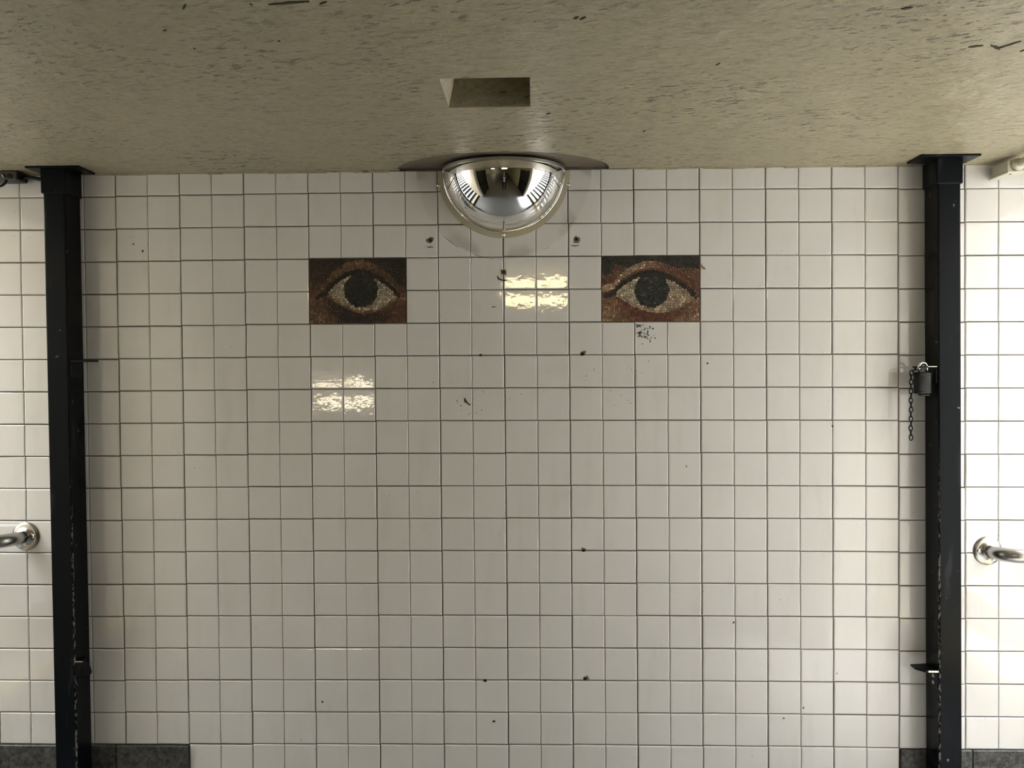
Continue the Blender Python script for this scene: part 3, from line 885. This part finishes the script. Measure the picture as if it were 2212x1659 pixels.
rail(-1, -1.621, 0.890, 'brushed steel handrail end with round flange, left of the left post')
rail(1, 1.585, 0.838, 'brushed steel handrail end with round flange, right of the right post')

# ================================================================== CONDUIT BOXES at the ceiling
root = empty('conduit_box', (1.64, -0.06, ZC - .05), 'cream painted conduit box and pipe under the ceiling at right', 'electrical box')
mk('box_body', box(nb(), 1.586, 1.632, -0.105, -0.010, 2.057, ZC - .012, .003, 2), M['conduit'], root)
mk('box_lid', box(nb(), 1.583, 1.636, -0.110, -0.006, 2.050, 2.057, .0015, 1), M['conduit'], root)
mk('lid_screw', lathe(nb(), (1.600, -0.095, 2.050), (0, 0, -1), [(0, .004), (.0015, .003)], 8), M['greybox'], root)
mk('pipe', tube(nb(), [(1.613, -0.100, 2.076), (1.613, -0.12, 2.076), (1.613, -0.30, 2.080), (1.613, -1.3, 2.082)], 0.0130, 16), M['conduit'], root, True)
mk('pipe_collar', tube(nb(), [(1.613, -0.102, 2.076), (1.613, -0.118, 2.076), (1.613, -0.132, 2.076)], [0.0195, 0.0185, 0.0135], 16), M['conduit'], root, True)
mk('pipe', tube(nb(), [(1.628, -0.075, 2.072), (1.95, -0.075, 2.072)], 0.0115, 14), M['conduit'], root, True)
root = empty('cable_box', (-1.63, -0.05, ZC - .05), 'grimy grey cable box under the ceiling beside the left post', 'electrical box')
mk('box_body', box(nb(), -1.690, -1.588, -0.070, -0.010, 2.072, ZC - .002, .004, 2), M['greybox'], root)
mk('strap', tube(nb(), [(-1.640, -0.0715, ZC - .012), (-1.634, -0.0735, 2.088), (-1.631, -0.0725, 2.078)], .0025, 8), M['steel'], root, True)
mk('knockout', lathe(nb(), (-1.612, -0.070, 2.084), (0, -1, 0), [(0, .009), (.002, .009), (.0025, .006)], 14), M['rubber'], root)
cb = nb(); tube(cb, [(-1.590, -0.045, 2.083), (-1.57, -0.046, 2.085), (-1.545, -0.048, 2.082), (-1.520, -0.05, 2.076), (-1.48, -0.05, 2.066)], .0062, 12)
tag(mk('cable', cb, M['rubber'], None, True), 'short black cable running from cable box to left post', 'cable')
cb = nb(); pts = [(-1.70 + .033 * math.cos(a), -0.078 - .004 * math.sin(a), 2.083 + .026 * math.sin(a)) for a in [math.pi * 0.1 - k * math.pi * 1.1 / 14 for k in range(15)]]
pts = [(-1.628 - 0.0, -0.060, 2.074)] + [(-1.655 + .030 * math.cos(a), -0.066, 2.078 + .026 * math.sin(a)) for a in [-.2 - k * (math.pi - .3) / 12 for k in range(13)]] + [(-1.70, -0.068, 2.092), (-1.80, -0.066, 2.09)]
tube(cb, pts, .0042, 10)
tag(mk('cable', cb, M['rubber'], None, True), 'black cable looping below the grey cable box at far left', 'cable')

# ================================================================== HOLES, ANCHORS and SCUFFS on the tile
rg = random.Random(21)
def blob(cx, cz, rx, rz, n=11, ir=.35, rot=0.0):
    out = []
    for k in range(n):
        a = 2 * math.pi * k / n; r_ = 1 + rg.uniform(-ir, ir)
        X, Y = rx * r_ * math.cos(a), rz * r_ * math.sin(a)
        out.append((cx + X * math.cos(rot) - Y * math.sin(rot), cz + X * math.sin(rot) + Y * math.cos(rot)))
    return out
for (x, z, lab, big) in ((-0.244, 1.8735, 'rusty wall anchor in broken tile, left below the mirror', 1.0), (0.2395, 1.872, 'rusty wall anchor in broken tile, right below the mirror', 1.05), (-0.0015, 1.766, 'rusty wall anchor on a joint straight below the mirror', .95)):
    root = empty('wall_anchor', (x, 0, z), lab, 'anchor')
    mk('broken_patch', prism(nb(), blob(x, z, .0125 * big, .0105 * big), -0.0010, 0.001), M['chip'], root)
    an = mk('anchor_sleeve', lathe(nb(), (x, 0.0, z), (0, -1, 0), [(0, .0068), (.0024, .0066), (.0026, .0046), (.0012, .0042)], 14), M['rust'], root)
    mk('bore', lathe(nb(), (x, -0.0012, z), (0, -1, 0), [(0, .0040), (.0004, .0040)], 12), M['hole'], root)
for (x, z, r_) in ((-0.0803, 1.4917, .0050), (0.2576, 1.4927, .0062), (0.2579, .8398, .0060), (-.0718, .4032, .0052), (.2622, .4103, .0062), (-.0432, .2659, .0040)):
    hp = mk('drill_hole', prism(nb(), blob(x, z, r_, r_ * .85, 9, .25), -0.0012, 0.001), M['hole'], WALL)
    if r_ > .0058:
        mk('chip', prism(nb(), blob(x + .002, z + .002, r_ * 1.7, r_ * 1.4), -0.0008, 0.001), M['chip'], WALL)
def scuff(pts, mat='scuff', y=-0.0011):
    mk('scuff_mark', prism(nb(), pts, y, 0.001), M[mat], WALL)
def stroke(path, w):
    L, R_ = [], []
    for i, (x, z) in enumerate(path):
        k = i / (len(path) - 1); ww = w * (math.sin(math.pi * (0.12 + .8 * k)) ** .7) * rg.uniform(.7, 1.2) / 2
        L.append((x, z + ww)); R_.append((x, z - ww))
    return L + list(reversed(R_))
scuff(stroke([(-0.023, 1.751), (-0.014, 1.742), (-0.002, 1.738), (0.010, 1.739)], .005))
scuff(blob(-0.020, 1.746, .003, .008, 8, .3, .4))
scuff(stroke([(-0.043, 1.649), (-0.036, 1.652), (-0.027, 1.650)], .003))
scuff(stroke([(-0.256, 1.850), (-0.246, 1.851), (-0.234, 1.851)], .0035)); scuff(stroke([(0.222, 1.853), (0.234, 1.850), (0.249, 1.853)], .0045))
scuff([(0.436, 1.591), (0.450, 1.588), (0.459, 1.5895), (0.449, 1.584), (0.437, 1.578)], 'ink')
for k in range(44):
    scuff(blob(0.462 + rg.gauss(0, .016), 1.560 + rg.gauss(0, .011), rg.uniform(.0015, .0042), rg.uniform(.001, .0026), 7, .3, rg.uniform(0, 3)), 'scuff' if k % 3 else 'ink')
scuff(blob(-0.128, 1.336, .008, .0035, 9, .4, -.7)); scuff(blob(-0.119, 1.328, .007, .003, 9, .4, -.5)); scuff(blob(-0.133, 1.342, .003, .006, 8, .4))
for k in range(16):
    scuff(blob(-0.13 + rg.uniform(-.05, .06), 1.325 + rg.uniform(-.04, .05), rg.uniform(.0008, .002), rg.uniform(.0008, .0018), 6, .3))
for k in range(34):
    cx, cz = rg.choice(((0.24, 1.43), (0.27, 1.41), (0.02, 1.34), (0.38, 1.35), (0.44, 1.45), (0.1, 1.39), (-0.2, 1.42)))
    scuff(blob(cx + rg.uniform(-.045, .045), cz + rg.uniform(-.035, .035), rg.uniform(.0008, .0020), rg.uniform(.0008, .0016), 6, .3))
scuff([(0.6495, 1.790), (0.654, 1.782), (0.663, 1.774), (0.665, 1.769), (0.654, 1.770), (0.650, 1.775)], 'flake')
for (x, z) in ((1.095, .43), (.985, .315), (-1.21, 1.846), (.755, .60), (.60, 1.12), (.92, .28), (-.62, .33), (1.08, 1.25), (.67, 1.46), (-1.24, 1.87)):
    scuff(blob(x, z, rg.uniform(.0015, .0035), rg.uniform(.002, .0045), 7, .35))

# ================================================================== CEILING LIGHTS of the passage
def ceiling_light(x, y, zb_, w, dpt, hh, label, mat='lamp'):
    root = empty('ceiling_light', (x, y, zb_), label, 'lamp')
    mk('housing', box(nb(), x - w / 2 - .02, x + w / 2 + .02, y - dpt / 2 - .01, y + dpt / 2 + .01, zb_ + hh, ZC, .004, 1), M['white'], root)
    mk('diffuser', box(nb(), x - w / 2, x + w / 2, y - dpt / 2, y + dpt / 2, zb_, zb_ + hh, .015, 3), M[mat], root)
ceiling_light(0.121, -3.66, 2.005, 0.49, 0.16, 0.065, 'warm ceiling light over the photographer, mirrored in two tiles')
ceiling_light(-3.77, -14.16, 1.895, 1.28, 0.20, 0.065, 'warm ceiling light far down the passage, mirrored in the tiles', 'lamp_far')
ceiling_light(-4.55, -6.2, 2.02, 1.2, 0.20, 0.065, 'added warm fill light round the corner of the passage', 'lamp_far')  # extra lamp put in for warm ambient light

# ================================================================== FOLDED GATES along the passage
def gate(x, label):
    y0, y1 = FY - 0.30, FY - 1.62
    root = empty('gate', (x, (y0 + y1) / 2, 0.03), label, 'gate')
    b_ = nb()
    for z in (.05, 1.0, 1.90): box(b_, x - .012, x + .012, y1, y0, z, z + .05)
    for y in (y0, y1): box(b_, x - .018, x + .018, y - .02, y + .02, .03, 1.97)
    mk('gate_frame', b_, M['black'], root)
    for k in range(17):
        y = y1 + (y0 - y1) * (k + 1) / 18
        mk('bar', box(nb(), x - .009, x + .009, y - .012, y + .012, .06, 1.93), M['black'], root)
gate(1.575, 'black barred gate folded back on the right of the passage')
gate(-1.575, 'black barred gate folded back on the left of the passage')

# ================================================================== THE PHOTOGRAPHER, seen small in the mirror
def person():
    bx, by = 0.09, -3.06
    J = {}; E = []
    def v(n, x, y, z, r, par=None):
        J[n] = (bx + x, by + y, z, r)
        if par: E.append((par, n))
    v('pelvis', 0, 0, .93, .145); v('waist', 0, 0, 1.06, .135, 'pelvis'); v('chest', 0, .01, 1.25, .16, 'waist'); v('shoul', 0, 0, 1.40, .12, 'chest')
    v('neck', 0, .005, 1.47, .056, 'shoul'); v('jaw', 0, .022, 1.545, .070, 'neck'); v('skull', 0, .008, 1.635, .092, 'jaw'); v('crown', 0, 0, 1.695, .066, 'skull')
    for s in (-1, 1):
        k = str(s)
        v('hip' + k, s * .095, 0, .88, .105, 'pelvis'); v('knee' + k, s * .11, .01, .50, .066, 'hip' + k); v('ank' + k, s * .12, -.01, .10, .046, 'knee' + k); v('toe' + k, s * .135, .14, .045, .042, 'ank' + k)
        v('sh' + k, s * .175, 0, 1.39, .078, 'shoul'); v('elb' + k, s * .225, .10, 1.17, .055, 'sh' + k); v('wri' + k, s * .105, .235, 1.37, .034, 'elb' + k); v('palm' + k, s * .088, .262, 1.415, .030, 'wri' + k)
        for f, (dz, ln) in enumerate(((.030, .026), (.012, .030), (-.006, .028), (-.022, .022))):
            v(f'fa{f}{k}', s * .080, .282, 1.432 + dz * .8, .0095, 'palm' + k); v(f'fb{f}{k}', s * (.080 - ln), .288, 1.434 + dz * .7, .0085, f'fa{f}{k}')
        v('ta' + k, s * .082, .245, 1.440, .011, 'palm' + k); v('tb' + k, s * .060, .252, 1.455, .009, 'ta' + k)
    names = list(J); idx = {n: i for i, n in enumerate(names)}
    me = bpy.data.meshes.new('body'); me.from_pydata([J[n][:3] for n in names], [(idx[a], idx[b]) for a, b in E], [])
    o = bpy.data.objects.new('body', me); C.objects.link(o)
    o.modifiers.new('s', 'SKIN'); sd = o.modifiers.new('u', 'SUBSURF'); sd.levels = 2; sd.render_levels = 2
    for i, n in enumerate(names):
        q = me.skin_vertices[0].data[i]; q.radius = (J[n][3], J[n][3]); q.use_root = (n == 'pelvis')
        if n in ('pelvis', 'waist', 'chest', 'shoul'): q.radius = (J[n][3] * 1.15, J[n][3] * .78)
    bpy.context.view_layer.update()
    nm = bpy.data.meshes.new_from_object(o.evaluated_get(bpy.context.evaluated_depsgraph_get()))
    o.modifiers.clear(); o.data = nm; nm.name = 'body'
    nm.materials.clear()
    for mt in (simple('skin', (0.42, 0.26, 0.18), .5), simple('dark_jacket', (0.02, 0.021, 0.026), .8), simple('pale_shirt', (0.55, 0.55, 0.56), .8), simple('dark_trousers', (0.018, 0.02, 0.028), .85), simple('black_shoes', (0.012, 0.012, 0.012), .4)):
        nm.materials.append(mt)
    for p in nm.polygons:
        p.use_smooth = True; c = p.center; x, y, z = c.x - bx, c.y - by, c.z
        if z > 1.475 or (y > .225 and z > 1.34): m_ = 0
        elif z < .12: m_ = 4
        elif z < .90: m_ = 3
        elif abs(x) < .065 and y > .05 and z < 1.46: m_ = 2
        else: m_ = 1
        p.material_index = m_
    root = empty('person', (bx, by, 0), 'person in dark jacket and pale shirt holding up a phone, seen in the mirror', 'person')
    o.parent = root; o.location = (-bx, -by, 0)
    b_ = nb(); bmesh.ops.create_uvsphere(b_, u_segments=20, v_segments=12, radius=1.0)
    for q in b_.verts:
        q.co = Vector((bx + q.co.x * .098, by - .012 + q.co.y * .108, 1.655 + q.co.z * .095))
    bmesh.ops.delete(b_, geom=[q for q in b_.verts if q.co.y - by > .035 and q.co.z < 1.69], context='VERTS')
    mk('hair', b_, simple('black_hair', (0.012, 0.010, 0.009), .6), root, True)
    for s in (-1, 1):
        mk('eye', lathe(nb(), (bx + s * .031, by + .092, 1.622), (0, 1, 0), [(0, .010), (.004, .008), (.006, .003)], 10), simple('eye', (0.03, 0.02, 0.02), .2), root, True)
    mk('nose', lathe(nb(), (bx, by + .094, 1.600), (0, .9, -.3), [(0, .016), (.012, .011), (.020, .004)], 10), nm.materials[0], root, True)
    mk('mouth', box(nb(), bx - .022, bx + .022, by + .088, by + .094, 1.562, 1.570, .003, 1), simple('lips', (0.30, 0.12, 0.10), .5), root)
person()
ph = empty('phone', (0.09, -2.768, 1.44), 'black phone held up in both hands of the person', 'phone')
mk('case', box(nb(), 0.018, 0.158, -2.776, -2.768, 1.405, 1.472, .003, 2), M['lockblack'], ph)
